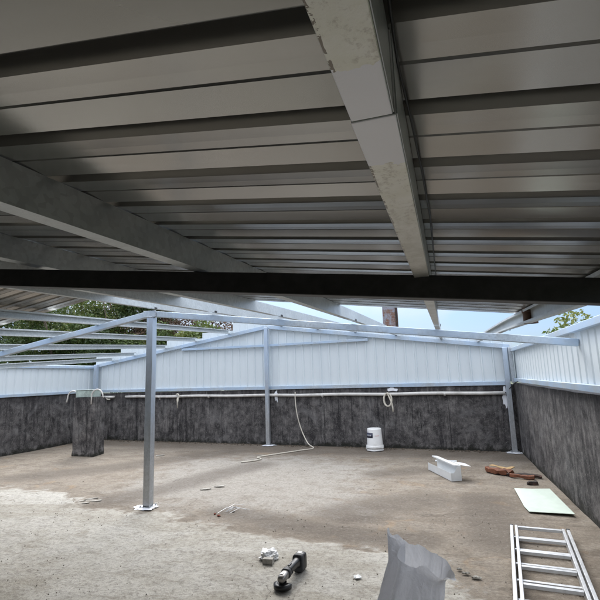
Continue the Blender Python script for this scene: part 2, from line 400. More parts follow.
# ------------------------------------------------------------------ ribbed cladding
def ribbed(pts_xz_top,x0,x1,zb,off,pitch=.195,phase=0,rib=.022):
    # front surface along back wall; returns MB ribbon with ribs; pts top as function
    m=MB(); xs=[]; x=x0
    u=math.floor((x0-phase)/pitch)*pitch+phase
    prof=[(0,0),(.010,-rib),(.028,-rib),(.038,0)]
    pts=[(x0,0)]
    while u<x1:
        for a,b in prof:
            if x0<u+a<x1: pts.append((u+a,b))
        u+=pitch
    pts.append((x1,0)); n=len(pts); V=[]
    for x,b in pts: V.append(W(x,zb,off-b))
    for x,b in pts: V.append(W(x,pts_xz_top(x)+.004*noise.noise(Vector((x*3,1,1))),off-b+.003*noise.noise(Vector((x*2,5,2)))))
    m.add(V,[(i,i+1,n+i+1,n+i) for i in range(n-1)]); return m
fence=thing('ribbed_fence',W(-3.7,1.17),'pale blue-white ribbed metal gable fence standing above the back concrete wall','fence')
zt=lambda X: 1.885+(X+8.7)*.1335 if X<-3.69 else 2.553-(X+3.69)*.1455   # top of gable rail
steps=[(-8.74,-7.93,2.10),(-7.93,-6.47,2.26),(-6.47,-5.43,2.376),(-5.43,-4.604,2.50),(-4.604,-3.69,2.676)]
for a,b,z in steps:
    k=2 if b-a>1.2 else 1
    for j in range(k):
        ribbed(lambda x:z,a+(b-a)*j/k+.001,a+(b-a)*(j+1)/k-.001,1.20,-.03,phase=.03).build('cladding_sheet',M['clad'],fence,solid=.0012)
x=-3.69
while x<1.10:
    b=min(x+.78,1.165); z=zt(x+.35)+.115
    ribbed(lambda q:z,x+.001,b-.001,1.20,-.03,phase=.03).build('cladding_sheet',M['clad'],fence,solid=.0012); x=b
MB().prism([(-.03,-.035),(.03,-.035),(.03,.035),(-.03,.035)],W(-8.6,1.205,.0),W(1.05,1.175,.0)).build('bottom_rail',M['galv_blue'],fence,bevel=.004)
MB().prism([(-.03,-.08),(.03,-.08),(.03,0),(-.03,0)],W(-8.72,zt(-8.72),.03),W(-3.73,zt(-3.73),.03)).build('top_rail',M['galv_blue'],fence,bevel=.004)
MB().prism([(-.03,-.08),(.03,-.08),(.03,0),(-.03,0)],W(-3.65,zt(-3.65),.03),W(1.12,zt(1.12),.03)).build('top_rail',M['galv_blue'],fence,bevel=.004)
MB().bar(W(-5.97,2.135,.032),W(-3.75,2.105,.032),.05,.05).build('middle_rail',M['galv_blue'],fence,bevel=.003)
MB().bar(W(-3.63,2.105,.032),W(-1.44,2.095,.032),.05,.05).build('middle_rail',M['galv_blue'],fence,bevel=.003)
# side cladding: left and right
def side_clad(x,y0,y1,zb,ztop,sgn,name,label):
    t=thing(name,(x,(y0+y1)/2,zb),label,'fence'); yy=y0
    while yy<y1-.01:
        e=min(yy+.78,y1); m=MB(); pts=[(yy+.001,0)]; u=yy
        while u<e-.06:
            pts+=[(u+.04,0),(u+.058,.016),(u+.076,.016),(u+.094,0)]; u+=.195
        pts=[p for p in pts if p[0]<e-.002]+[(e-.001,0)]; n=len(pts)
        m.add([(x+sgn*b,a,zb) for a,b in pts]+[(x+sgn*b,a,ztop) for a,b in pts],[(i,i+1,n+i+1,n+i) for i in range(n-1)])
        m.build('cladding_sheet',M['clad'],t,solid=.0012); yy=e
    xi=x-sgn*.035
    MB().bar((xi,y0,zb+.03),(xi,y1,zb+.03),.05,.06).build('bottom_rail',M['galv_blue'],t,bevel=.004)
    MB().bar((xi,y0,ztop-.05),(xi,y1,ztop-.05),.05,.06).build('top_rail',M['galv_blue'],t,bevel=.004)
    return t
side_clad(-8.78,4.3,10.03,1.18,1.87,-1,'side_fence','short pale ribbed side fence at the left, above the low wall behind the pillar')
side_clad(1.17,3.0,9.0,1.20,1.80,1,'side_fence','pale ribbed side fence at the right edge, meeting the back fence at the corner')

# ------------------------------------------------------------------ posts
def post(X,Y,z1,w,label,rot=0,mat='galv_post',splash=True,name='steel_post',lean=(0,0)):
    t=thing(name,(X,Y,.012),label,'post','square steel posts carrying the roof frame')
    Rz=Matrix.Rotation(rot,3,'Z'); m=MB()
    m.prism([(-w/2,-w/2),(w/2,-w/2),(w/2,w/2),(-w/2,w/2)],(X,Y,.02),(X+lean[0],Y+lean[1],z1),up=Rz@Vector((0,1,0)))
    m.build('tube',M[mat],t,bevel=.006,seg=3)
    m=MB(); m.box(X-w*.85,X+w*.85,Y-w*.85,Y+w*.85,.012,.02); m.build('base_plate',M['galv'],t,bevel=.002)
    for sx in (-1,1):
        for sy in (-1,1):
            MB().lathe([(0,.014),(.008,.014),(.008,0)],(X+sx*w*.68,Y+sy*w*.68,.02),6).build('bolt',M['galv'],t)
    return t
def splash(X,Y,r,label,sx=1.3,z=.013):
    m=MB(); n=40; V=[(X,Y,z+.004)]
    for k in range(n):
        a=2*math.pi*k/n; rr=r*(1+.4*noise.noise(Vector((math.cos(a)*2+X,math.sin(a)*2,Y)))+.35*random.random())
        V.append((X+rr*sx*math.cos(a),Y+rr*math.sin(a),z))
    m.add(V,[(0,k+1,(k+1)%n+1) for k in range(n)]); tag(m.build('paint_splash',M['white_paint']),label,'paint stain')
post(-3.339,4.74,2.165,.086,'tall square silver-blue steel post standing alone in the left foreground under the beam peak')
splash(-3.34,4.70,.095,'white paint splash round the foot of the tall foreground post')
post(-3.69,wy(-3.69)-.105,2.50,.08,'square silver-blue post at the fence peak, in front of the black wall')
splash(-3.66,wy(-3.66)-.15,.10,'white paint splash at the foot of the post in front of the black wall')
# right corner: painted post + grey channel beside it
post(1.02,wy(1.02)-.09,1.80,.08,'pale painted square post in the right corner where the two fences meet')
splash(1.0,wy(1.0)-.16,.09,'white paint splash at the foot of the right corner post')
m=MB(); m.bar(Vector((1.11,wy(1.11)-.14,1.18)),Vector((1.10,wy(1.1)-.12,1.80)),.06,.05,up=(0,1,0)); tag(m.build('steel_channel',M['galv'],bevel=.004),'short grey steel channel fixed beside the right corner post above the wall','channel')
post(-8.62,wy(-8.62)-.10,1.88,.09,'square steel post in the left back corner behind the pillar')
post(-3.36,1.50,2.02,.086,'square steel post under the left end of the dark near beam')
# painted patches on wall by posts
for X,z,w_,h_,lab in ((-3.52,1.02,.05,.13,'small white paint smear on the black wall right of the peak post'),(-1.02,1.1,.13,.03,'small white paint smear on the wall top above the coiled cord'),(.955,.93,.035,.16,'white paint smear on the black wall beside the right corner post')):
    m=MB(); n=18; V=[]
    for k in range(n):
        a=2*math.pi*k/n; rr=1+.35*random.uniform(-1,1); V.append(W(X+w_*rr*math.cos(a),z+h_*rr*math.sin(a),.014))
    m.add(V,[tuple(range(n))]); tag(m.build('paint_smear',M['white_paint'],solid=.002),lab,'paint stain')

# ------------------------------------------------------------------ beams
def beam(name,pts,w,h,mat,label,extra=None):
    t=thing(name,Vector(pts[0])-Vector((0,0,h)),label,'beam')
    for a,b in zip(pts,pts[1:]):
        MB().prism([(-w/2,-h),(w/2,-h),(w/2,0),(-w/2,0)],a,b).build('beam_tube',M[mat],t,bevel=.005,seg=3)
    return t
YA=1.55
zA=lambda X: 1.716-.1135*(X)                    # top of the near beam
za0=zA(-3.37)
beam('steel_beam',[(-3.37,YA+.03,za0),(.80,YA+.03,zA(.80))],.06,.078,'dark_beam','long dark black-painted steel beam crossing the whole view under the ribbed roof')
beam('steel_beam',[(-3.40,YA+.03,za0),(-8.6,YA+.03,za0-5.2*.15)],.06,.078,'dark_beam','dark steel beam falling away to the left from the ridge, outside the left edge')
YB=4.74
b=beam('steel_beam',[(-3.33,YB,2.244),(1.165,YB,2.244-.1305*(4.495))],.07,.068,'galv_blue','silver-blue beam running right from the top of the tall foreground post to the right edge')
beam('steel_beam',[(-3.37,YB,2.244),(-8.6,YB,2.244-.163*5.23)],.07,.068,'galv_blue','silver-blue beam sloping down left from the top of the tall foreground post')
MB().box(-3.42,-3.26,YB-.046,YB-.038,2.17,2.245).build('joint_plate',M['galv_blue'],b,bevel=.002)

def weld(p0,p1,par,n=14):
    p0=Vector(p0);p1=Vector(p1); pts=[p0.lerp(p1,i/n)+Vector((random.uniform(-1,1),random.uniform(-1,1),random.uniform(-1,1)))*.0012 for i in range(n+1)]
    MB().tube(pts,[.0045+.0015*(i%2) for i in range(n+1)],6).build('weld_bead',M['galv'],par,smooth=True)
weld((-3.385,YB-.046,2.17),(-3.295,YB-.046,2.166),b)
weld((-3.258,YB-.044,2.17),(-3.258,YB-.044,2.24),b)
# ------------------------------------------------------------------ purlins
G='steel C purlins running back to the fence'
def purlin(P,h,fl,label,mat='galv_web',open_side=-1,flange_mat=None):
    # C section, P = points on bottom centre line; open_side: side (+1 = right) on which the C is open
    t=thing('roof_purlin',P[0],label,'purlin',G); th=.003; lip=.016; s=open_side
    prof=[(-s*fl/2,0),(s*fl/2,0),(s*fl/2,lip),(s*(fl/2-th),lip),(s*(fl/2-th),th),(-s*(fl/2-th),th),(-s*(fl/2-th),h-th),(s*(fl/2-th),h-th),(s*(fl/2-th),h-lip),(s*fl/2,h-lip),(s*fl/2,h),(-s*fl/2,h)]
    for a,b in zip(P,P[1:]):
        MB().prism(prof,a,b).build('channel',M[mat],t)
    return t
PH=.098; FL=.05
def cleat(t,X,Y,z,side=1):
    m=MB(); m.box(X+side*(FL/2+.002),X+side*(FL/2+.007),Y-.022,Y+.022,z-.002,z+.02); m.build('cleat',M['darkgrey'],t)
def rp(X0,XB,XE,label,**k):
    g=.002
    Y0=-2.9
    xe=XE; pe=Vector((xe,wy(xe)-.0,zt(xe)+g))
    P=[Vector((X0,Y0,zp(X0,Y0)+g)),Vector((XB,4.72,ZB(XB)+g)),pe]
    # keep bottom touching the near beam
    t=purlin(P,PH,FL,label,**k)
    cleat(t,XB-.0,YB,ZB(XB)); return t
rp(-3.31,-3.313,-3.34,'purlin just right of the ridge, first one right of the tall post')
rp(-2.51,-2.507,-2.50,'second purlin right of the tall post, red leaves showing above it')
rp(-1.705,-1.70,-1.69,'third purlin right of the tall post, bare twigs above it')
rp(-.89,-.882,-.875,'grey purlin crossing the left half of the ribbed ceiling, left of the white-banded one')
rp(.585,.58,.605,'last purlin at the right edge beside the brown gutter')
# the big one overhead: two lengths butted end to end
t=thing('roof_purlin',(-.06,-2.9,zp(-.06,-2.9)),'large purlin overhead with flaking cream primer and a white brushed band at its splice','purlin',G)
X=-.053; js=.452
def cprof(s,fl,h,th=.003,lip=.016): return [(-s*fl/2,0),(s*fl/2,0),(s*fl/2,lip),(s*(fl/2-th),lip),(s*(fl/2-th),th),(-s*(fl/2-th),th),(-s*(fl/2-th),h-th),(s*(fl/2-th),h-th),(s*(fl/2-th),h-lip),(s*fl/2,h-lip),(s*fl/2,h),(-s*fl/2,h)]
zq=lambda y: zp(X,y)+.002
MB().prism(cprof(-1,.044,PH),(X,-2.9,zq(-2.9)),(X,js-.0012,zq(js))).build('channel',M['primer'],t,bevel=.0015)
MB().prism(cprof(-1,.048,PH),(X+.001,js+.0012,zq(js)),(X+.001,4.72,zq(4.72))).build('channel',M['primer'],t,bevel=.0015)
MB().prism(cprof(-1,.050,PH),(X+.001,4.723,ZB(X)+.002),(-.035,wy(-.035),zt(-.035)+.002)).build('channel',M['galv_web'],t)
# bare zinc web skin on its right side
for o_,ya,yb in ((.0228,-2.8,js-.002),(.0258,js+.002,4.69)):
    m=MB(); m.add([(X+o_,ya,zp(X,ya)+.004),(X+o_,yb,zp(X,yb)+.004),(X+o_,yb,zp(X,yb)+.098),(X+o_,ya,zp(X,ya)+.098)],[(0,1,2,3)])
    m.build('web_plate',M['galv_web'],t,solid=.001)
cleat(t,-.045,YB,ZB(-.048))
# left slope purlins
ends=[(-4.66,2.426),(-5.566,2.32),(-6.441,2.228),(-7.403,2.13),(-8.122,2.04)]
starts=[(-4.109,2.122),(-4.823,2.006),(-5.62,1.876),(-6.45,1.74),(-7.25,1.61)]
labs=['uppermost of the left-hand purlins in front of the trees','second left-hand purlin from the top in front of the trees','third left-hand purlin from the top, ending on the sloping fence rail','fourth left-hand purlin from the top, near the left back corner','lowest left-hand purlin, just above the left back corner post']
for (xb,zb_),(xe,_),lb in zip(starts,ends,labs):
    ze=zt(xe)+.002; B=Vector((xb,4.74,2.246-.163*(-3.37-xb)+.002)); E=Vector((xe,wy(xe)-.03,ze)); d=(E-B)/(E.y-B.y)
    P0=B-Vector((.02,1,.044))*(4.74+2.9)
    purlin([P0,B,E],.085,.05,lb,open_side=1)

# ------------------------------------------------------------------ roof
roof=thing('metal_roof',(-3.4,-1,2.0),'dark underside of the ribbed metal roof covering the near half of the deck','roof')
ZS=lambda X,Y: 1.7405-.1275*X+.044*Y+.0005   # sheet pan level, right slope
prof=[(0,0),(.006,.018),(.012,.020),(.014,.035),(.036,.035),(.044,0),(.085,.0022),(.116,.0030),(.118,.0065),(.122,.0065),(.124,.0030),(.160,.0018)]
y1=4.0; pitch=.2; phase=.398
xr,xl=-3.36,.66
def zpan_left(X,Y): return ZS(-3.36,Y)-.01-.163*(-3.36-X)
def sheet(k0,k1,xa,xb,fn):
    pts=[]
    for k in range(k0,k1):
        for a,b_ in prof: pts.append((phase+k*pitch+a,b_))
    pts.append((phase+k1*pitch,0)); 
    pts.append((phase+k1*pitch+.008,.024)) 
    pts=[p for p in pts if p[0]<=y1+.001]
    n=len(pts); xs=[xa+(xb-xa)*i/10 for i in range(11)]; V=[];F=[]
    for i,x in enumerate(xs):
        for y,b_ in pts: V.append((x,y,fn(x,y)+b_+.0005*noise.noise(Vector((x*1.2,y*4,3)))))
    for i in range(10):
        for j in range(n-1): F.append((i*n+j,i*n+j+1,(i+1)*n+j+1,(i+1)*n+j))
    m=MB(); m.add(V,F); m.keepn=True
    return m.build('roof_sheet',M['roof'],roof,solid=.0008)
k=-16
while k<18:
    k2=min(k+4,18); e=.0006*((k//4)%2)
    sheet(k,k2,xr+.002,xl,lambda x,y:ZS(x,y)+e); sheet(k,k2,-8.95,xr-.002,lambda x,y:zpan_left(x,y)+e); k=k2
m=MB(); m.keepn=False
m.add([(xr-.12,-2.9,ZS(xr,-2.9)+.015),(xr,-2.9,ZS(xr,-2.9)+.05),(xr+.12,-2.9,ZS(xr,-2.9)+.02),(xr-.12,4.0,ZS(xr,4.0)+.015),(xr,4.0,ZS(xr,4)+.05),(xr+.12,4.0,ZS(xr,4.0)+.02)],[(0,1,4,3),(1,2,5,4)])
m.build('ridge_cap',M['clad'],roof,solid=.001)
# brown pipe stub under the eave
dpt=thing('drain_pipe',(.605,3.6,1.72),'short rusty brown pipe stub under the roof corner at the right edge','pipe')
MB().lathe([(.040,0),(.048,0),(.048,.135),(.040,.135),(.040,0)],(.605,3.6,1.722),20).build('pipe',M['gutter'],dpt,smooth=True)
MB().lathe([(.049,0),(.053,0),(.053,.02),(.049,.02)],(.605,3.6,1.80),20).build('collar',M['gutter'],dpt,smooth=True)
# cable along the big purlin
pts=[(-.020,.10,1.735),(-.022,.30,1.748)]+[(x+.005,y,z-.005) for x,y,z in [(-.030,.502,1.765),(-.024,.651,1.771),(-.018,.851,1.779),(-.012,1.156,1.792),(-.014,2.041,1.832),(-.016,3.2,1.88)]]
tag(MB().tube(pts,.0017,6).build('electric_cable',M['black'],smooth=True),'thin black cable hanging beside the large white-banded purlin','cable')

# unseen wall added behind the camera to darken the roof ribs (left stays open)

m=MB(); m.box(-8.9,1.3,-3.3,-3.1,0,3.0); tag(m.build('rear_light_blocker',M['rear_blocker']),'dark unseen wall added behind the viewer to keep light off the roof underside','wall')
# ------------------------------------------------------------------ pipes on the wall
po=.045
def pipe(pts,r,label,name='pvc_pipe',group=None,mat='pvc'):
    t=thing(name,pts[0],label,'pipe',group)
    MB().tube(pts,r,12).build('pipe',M[mat],t,smooth=True)
    return t
pp=[W(-7.654+i*(7.654+.967)/24,1.055-.046*i/24+.006*math.sin(i*1.3),po) for i in range(25)]
t=pipe(pp,.031,'long grey-white plastic pipe fixed along the top of the black wall')
for X in (-5.2,-2.45,-.05,-6.6): MB().tube([W(X-.018,1.045-.005*(X+7.6)/1,po),W(X+.018,1.045-.005*(X+7.6)/1,po)],.036,12).build('pipe_clip',M['pvc'],t,smooth=True)
for X in (-6.6,-2.45,): MB().tube([W(X,1.04,po-.01),W(X,.97,po-.01)],.008,6).build('pipe_strap',M['pvc'],t)
t=pipe([W(-8.42,1.06,po),W(-8.02,1.055,po)],.030,'short stub of white plastic pipe beside the pillar top')
MB().tube([W(-8.30,1.04,po),W(-8.24,1.0,po+.01),W(-8.15,.995,po+.01)],.016,8).build('pipe_tap',M['cord'],t,smooth=True)
# coiled cord
m=MB(); pts=[]
for i in range(46):
    a=2*math.pi*i/15; pts.append(W(-1.10+.075*math.sin(a)*(1+.06*math.sin(i)),.915+.125*math.cos(a),.09+.004*i/10))
for q in ((-1.03,.86),(-1.015,.78),(-1.01,.69)): pts.append(W(q[0],q[1],.10))
tag(m.tube(pts,.015,8).build('coiled_hose',M['cord'],smooth=True),'small coil of white hose hanging from the pipe above the bucket','hose')
# rag tied
m=MB(); m.tube([W(-6.09,1.09,.08),W(-6.03,1.10,.09),W(-5.98,1.04,.09),W(-6.04,1.0,.09),W(-6.07,.94,.085)],.018,6); m.tube([W(-6.02,1.02,.09),W(-6.04,.90,.09),W(-6.04,.78,.085)],[.022,.017,.012],6)
tag(m.build('tied_rag',M['cord'],smooth=True),'white strip of rag knotted round the pipe left of the centre','rag')
# hose down to the floor
hp=[W(-3.05,1.09,.06),W(-3.04,.9,.085),W(-3.0,.6,.09),W(-2.90,.3,.11),W(-2.74,.08,.2),Vector((-2.60,wy(-2.6)-.36,.015)),Vector((-2.75,wy(-2.7)-.62,.015)),Vector((-3.05,8.35,.015)),Vector((-3.27,8.05,.015)),Vector((-3.32,7.9,.015)),Vector((-3.2,7.78,.015)),Vector((-3.25,7.60,.015)),Vector((-3.42,7.42,.015))]
def smoothp(P,n=5):
    out=[]
    for i in range(len(P)-1):
        p0=P[max(0,i-1)];p1=P[i];p2=P[i+1];p3=P[min(len(P)-1,i+2)]
        for k in range(n):
            t=k/n; out.append(.5*((2*p1)+(p2-p0)*t+(2*p0-5*p1+4*p2-p3)*t*t+(3*p1-p0-3*p2+p3)*t**3))
    return out+[P[-1]]
tag(MB().tube(smoothp(hp),.011,8).build('thin_hose',M['cord'],smooth=True),'thin cream hose dropping from the pipe to the floor and trailing towards the viewer','hose')
# black wire at right end
wp=[W(.97,1.01,po),W(1.02,1.03,.10),W(1.06,1.10,.16),Vector((1.10,8.45,1.20)),Vector((1.14,8.1,1.21))]
tag(MB().tube(smoothp(wp),.008,6).build('electric_wire',M['black'],smooth=True),'black wire curving from the right end of the pipe over the side wall','wire')

# ------------------------------------------------------------------ pillar
def pillar():
    t=thing('concrete_pillar',(-6.93,7.87,0),'free-standing weathered concrete pillar at the left in front of the back wall','pillar')
    P=[(-6.66,7.67),(-6.76,8.06),(-7.28,7.98),(-7.19,7.68)]
    m=MB(); nz=16; V=[];F=[]; per=8
    for j in range(nz+1):
        z=-.02+1.155*j/nz
        for i in range(4):
            a=Vector(P[i]);b_=Vector(P[(i+1)%4])
            for k in range(per):
                q=a.lerp(b_,k/per); nn=noise.noise(Vector((q.x*5,q.y*5,z*4)))*.014; c=Vector((-6.97,7.85)); dd=(q-c).normalized()
                f=1+(.035 if z<.06 else 0); V.append((c.x+(q.x-c.x)*f+dd.x*nn,c.y+(q.y-c.y)*f+dd.y*nn,z))
    k=4*per
    for j in range(nz):
        for i in range(k): F.append((j*k+i,j*k+(i+1)%k,(j+1)*k+(i+1)%k,(j+1)*k+i))
    F.append(tuple(nz*k+i for i in range(k)))
    m.add(V,F).build('shaft',M['pillar'],t)
pillar()
m=MB(); m.box(-7.18,-6.78,7.70,7.95,1.138,1.275)
cb=thing('junction_box',(-6.98,7.82,1.137),'grey-green metal box resting on top of the concrete pillar','box')
m.build('case',M['greenpipe'],cb,bevel=.008)
MB().box(-7.19,-6.77,7.69,7.96,1.276,1.286).build('lid',M['greenpipe'],cb,bevel=.003)
def arc(c,rx,rz,a0,a1,n=14,dx=(1,0,0)):
    dx=Vector(dx); return [Vector(c)+dx*rx*math.cos(R(a0+(a1-a0)*i/n))+Vector((0,0,rz))*math.sin(R(a0+(a1-a0)*i/n)) for i in range(n+1)]
tag(MB().tube([Vector((-6.755,7.66,1.00))]+arc((-6.62,7.66,1.15),.135,.14,180,0)+[Vector((-6.47,7.68,1.13))],.013,8).build('bent_hose',M['pvc'],smooth=True),'white hose arching over the right corner of the pillar top','hose')
tag(MB().tube([Vector((-7.40,7.70,1.05))]+arc((-7.26,7.72,1.13),.14,.14,180,20),.013,8).build('bent_hose',M['pvc'],smooth=True),'white hose arching over the left side of the pillar top','hose')

# ------------------------------------------------------------------ bucket (upside down)
bt=thing('paint_bucket',(-1.375,8.93,.008),'white plastic paint bucket standing upside down against the black wall','bucket')
bc=(-1.375,8.93,.008)
MB().lathe([(.150,.0),(.158,.0),(.158,.012),(.152,.015),(.152,.045),(.159,.048),(.159,.085),(.150,.092),(.148,.10),(.132,.375),(.129,.392),(.118,.400),(0,.398)],bc,40).build('shell',M['bucket'],bt,smooth=True)
MB().lathe([(.161,.05),(.165,.052),(.165,.062),(.161,.064)],bc,40).build('rim_ring',M['bucket'],bt,smooth=True)
def band(a0,a1,z0,z1,mat,name,dr=.002):
    m=MB(); n=10; V=[]
    for z in (z0,z1):
        r=.148-.016*(z-.10)/.275+dr
        for k in range(n+1):
            a=R(a0+(a1-a0)*k/n); V.append((bc[0]+r*math.cos(a),bc[1]+r*math.sin(a),bc[2]+z))
    m.add(V,[(k,k+1,n+2+k,n+1+k) for k in range(n)]).build(name,M[mat],bt,smooth=True,solid=.0008)
band(-178,-95,.235,.325,'navy','printed_label')
for i,(a,b_) in enumerate(((-150,-143),(-140,-133),(-130,-126),(-123,-117),(-114,-108))): band(a,b_,.262,.292,'label_grey','label_lettering',.0035)
band(-172,-135,.337,.348,'label_grey','printed_line'); band(-172,-150,.19,.20,'label_grey','printed_line'); band(-172,-148,.13,.145,'label_grey','printed_line'); band(-80,-45,.27,.275,'label_red','printed_line')
MB().tube(smoothp([Vector((bc[0]-.16,bc[1],.11)),Vector((bc[0]-.14,bc[1]-.10,.04)),Vector((bc[0],bc[1]-.175,.014)),Vector((bc[0]+.14,bc[1]-.10,.04)),Vector((bc[0]+.16,bc[1],.11))]),.003,6).build('handle',M['alu'],bt,smooth=True)

# ------------------------------------------------------------------ channel off-cut
co0=Vector((-.36,7.27,.006)); co1=Vector((-.045,6.54,.006)); 
ct=thing('gutter_offcut',co0,'white U-shaped metal channel off-cut lying alone in the middle of the floor','metal offcut')
def strip(prof,a,b,name,mat,par,solid=.002):
    m=MB(); m.prism(prof,a,b,close=False); return m.build(name,M[mat],par,solid=solid)
# side vector = d x up -> to the left/back ... use negative u for back
strip([(0,.012),(0,.10),(.0,.10)][:2]+[] ,co0,co1,'front_lip','offwhite',ct)
strip([(0,.012),(-.0,.0),(-.14,.0),(-.14,.185)],co0,co1,'channel_body','offwhite',ct)
strip([(-.14,.187),(-.06,.195),(-.06,.180)],co0+Vector((.01,-.02,0)),co1,'top_flange','offwhite',ct)
d=(co1-co0).normalized(); sd=d.cross(Vector((0,0,1)))
E0=co1+d*.002
m=MB(); m.add([E0,E0-sd*.14,E0-sd*.14+Vector((0,0,.185)),E0-sd*.10+Vector((0,0,.187)),E0-sd*.04+Vector((0,0,.10)),E0+Vector((0,0,.10))],[(0,1,2,3,4,5)]); m.build('end_cap',M['offwhite'],ct,solid=.002)
m=MB(); q=Vector((.0,6.95,.16)); m.add([q,q+Vector((.24,-.28,.0)),q+Vector((.32,-.10,-.01)),q+Vector((.10,.12,.01))],[(0,1,2,3)])
# bent plate leaning on the channel
m=MB(); a=co1+Vector((.03,.33,.19)); m.add([co0.lerp(co1,.62)-sd*.14+Vector((0,0,.193)),co1-sd*.14+Vector((0,0,.193)),co1-sd*.26+Vector((.02,.03,.165)),co0.lerp(co1,.72)-sd*.30+Vector((0,0,.17))],[(0,1,2,3)])
tag(m.build('metal_plate',M['offwhite'],solid=.002),'small flat white plate resting on the back edge of the white channel off-cut','metal offcut')
m=MB(); m.box(-.28,.05,7.93,8.03,.004,.012); tag(m.build('metal_strip',M['offwhite'],bevel=.002),'small white strip lying on the floor behind the channel off-cut','metal offcut')

# ------------------------------------------------------------------ rusty scrap, far right
def jag(c,L,w,h,rz,mat,name,label,cat,bend=0,tilt=0,hollow=False):
    m=MB(); n=8; V=[];F=[]
    sec=[(-w/2,0),(w/2,0),(w/2,h),(w*.2,h*1.1),(-w/2,h*.9)]
    k=len(sec)
    for i in range(n+1):
        t=i/n-.5; x=t*L
        for a,b_ in sec:
            j=.5*w*noise.noise(Vector((x*14,a*14,b_*14+L*7)))
            V.append(Vector((x,a+bend*t*t*L+j,b_+j*.6+tilt*(t+.5)*L)))
    for i in range(n):
        for q in range(k): F.append((i*k+q,i*k+(q+1)%k,(i+1)*k+(q+1)%k,(i+1)*k+q))
    F.append(tuple(range(k))[::-1]); F.append(tuple(n*k+q for q in range(k)))
    m.add(V,F).xform(Matrix.Translation(c)@Matrix.Rotation(rz,4,'Z'))
    return m.build(name,M[mat],bevel=.003)
tr=thing('broken_tile',(.52,7.2,.005),'rusty orange-brown broken clay block with a tan top, leftmost of the scrap heap','rubble')
m=MB(); 
jb=jag(Vector((.56,7.13,.008)),.40,.10,.06,R(-42),'rust','block','x','x',bend=.5); jb.parent=tr; jb.location=jb.location-tr.location
jc=jag(Vector((.60,7.18,.070)),.34,.07,.010,R(-42),'clay','top_face','x','x',bend=.5); jc.parent=tr; jc.location=jc.location-tr.location
tag(jag(Vector((.88,6.98,.006)),.42,.06,.035,R(-12),'rust_dark','scrap_bar','','',bend=-.3),'blackened brown scrap bar beside the broken clay block','scrap')
tag(jag(Vector((.83,6.86,.006)),.30,.04,.035,R(-20),'rust','scrap_bar','','',bend=.3),'rust-red scrap bar in front of the blackened one','scrap')
tag(jag(Vector((.90,6.52,.006)),.12,.07,.035,R(20),'rust_dark','scrap_lump','',''),'small dark brown block nearest the viewer in the scrap heap','scrap')
# pale green sheet
m=MB(); V=[(.655,6.17,.03),(.71,6.10,.045),(.76,6.13,.04),(.82,6.08,.05),(1.02,6.12,.05),(1.06,5.2,.03),(.67,5.25,.02),(.655,5.45,.015)]
m.add(V,[tuple(range(8))]); tag(m.build('sheet_offcut',M['greenwhite'],solid=.004),'pale green-white torn sheet lying at the right edge beyond the ladder','sheet')

# ------------------------------------------------------------------ ladder
lt=thing('ladder',(.55,3.6,.01),'aluminium extension ladder lying flat in the bottom right corner','ladder')
dl=Vector((-.108,-1,0)).normalized(); sl=Vector((1,-.108,0)).normalized()
L0=Vector((.435,4.60,.0))
def rail(off,z,w,h,y0,length,name='rail'):
    a=L0+sl*off+dl*y0+Vector((0,0,z+h/2)); MB().bar(a,a+dl*length,w,h).build(name,M['alu'],lt,bevel=.003)
rail(.0,.012,.024,.065,0,2.3); rail(.43,.012,.024,.065,0,2.3)
rail(.038,.028,.022,.06,.03,2.25); rail(.392,.028,.022,.06,.03,2.25)
for i in range(8):
    a=L0+sl*.05+dl*(.05+.29*i)+Vector((0,0,.072)); MB().bar(a,a+sl*.33,.032,.024).build('rung',M['alu'],lt,bevel=.004)
    a=L0+sl*.012+dl*(.18+.29*i)+Vector((0,0,.03)); MB().bar(a,a+sl*.405,.028,.022).build('rung',M['alu'],lt,bevel=.004)
for off in (.0,.43):
    a=L0+sl*off-dl*.004+Vector((0,0,.045)); MB().bar(a,a-dl*.012,.028,.07).build('rail_cap',M['darkgrey'],lt,bevel=.003)

# ------------------------------------------------------------------ grinder
gt=thing('angle_grinder',(-1.12,3.28,.014),'black cordless angle grinder with silver gear head lying on the pale concrete','power tool')
gd=Vector((.08,1,0)).normalized(); gs=Vector((1,-.08,0)).normalized(); g0=Vector((-1.15,3.135,.014)); up=Vector((0,0,1))
def GP(l,s,z): return g0+gd*l+gs*s+up*z
MB().lathe([(0,.0),(.055,.0),(.057,.002),(.055,.006),(.02,.007),(0,.007)],GP(0,0,.012),32).build('cutting_disc',M['disc'],gt,smooth=False)
m=MB(); n=20; V=[]
for r,z in ((.060,.004),(.062,.030),(.030,.036)):
    for k in range(n+1):
        a=R(-95+200*k/n-90-8); V.append(GP(r*math.sin(a)*1,r*math.cos(a),z+.004))
m.add(V,[(j*(n+1)+k,j*(n+1)+k+1,(j+1)*(n+1)+k+1,(j+1)*(n+1)+k) for j in range(2) for k in range(n)]).build('guard',M['black'],gt,solid=.002,smooth=True)
MB().lathe([(0,0),(.016,0),(.018,.006),(.026,.02),(.027,.03)],GP(0,0,.016),20).build('spindle_collar',M['black'],gt,smooth=True)
def loft(secs,name,mat,n=20,sq=2.6,bev=0):
    m=MB(); V=[];F=[]
    for l,w,h,zc in secs:
        for k in range(n):
            a=2*math.pi*k/n; ca,sa=math.cos(a),math.sin(a)
            V.append(GP(l,w*math.copysign(abs(ca)**(2/sq),ca),zc+h*math.copysign(abs(sa)**(2/sq),sa)))
    for i in range(len(secs)-1):
        for k in range(n): F.append((i*n+k,i*n+(k+1)%n,(i+1)*n+(k+1)%n,(i+1)*n+k))
    F.append(tuple(range(n))[::-1]); F.append(tuple((len(secs)-1)*n+k for k in range(n)))
    return m.add(V,F).build(name,M[mat],gt,smooth=True)
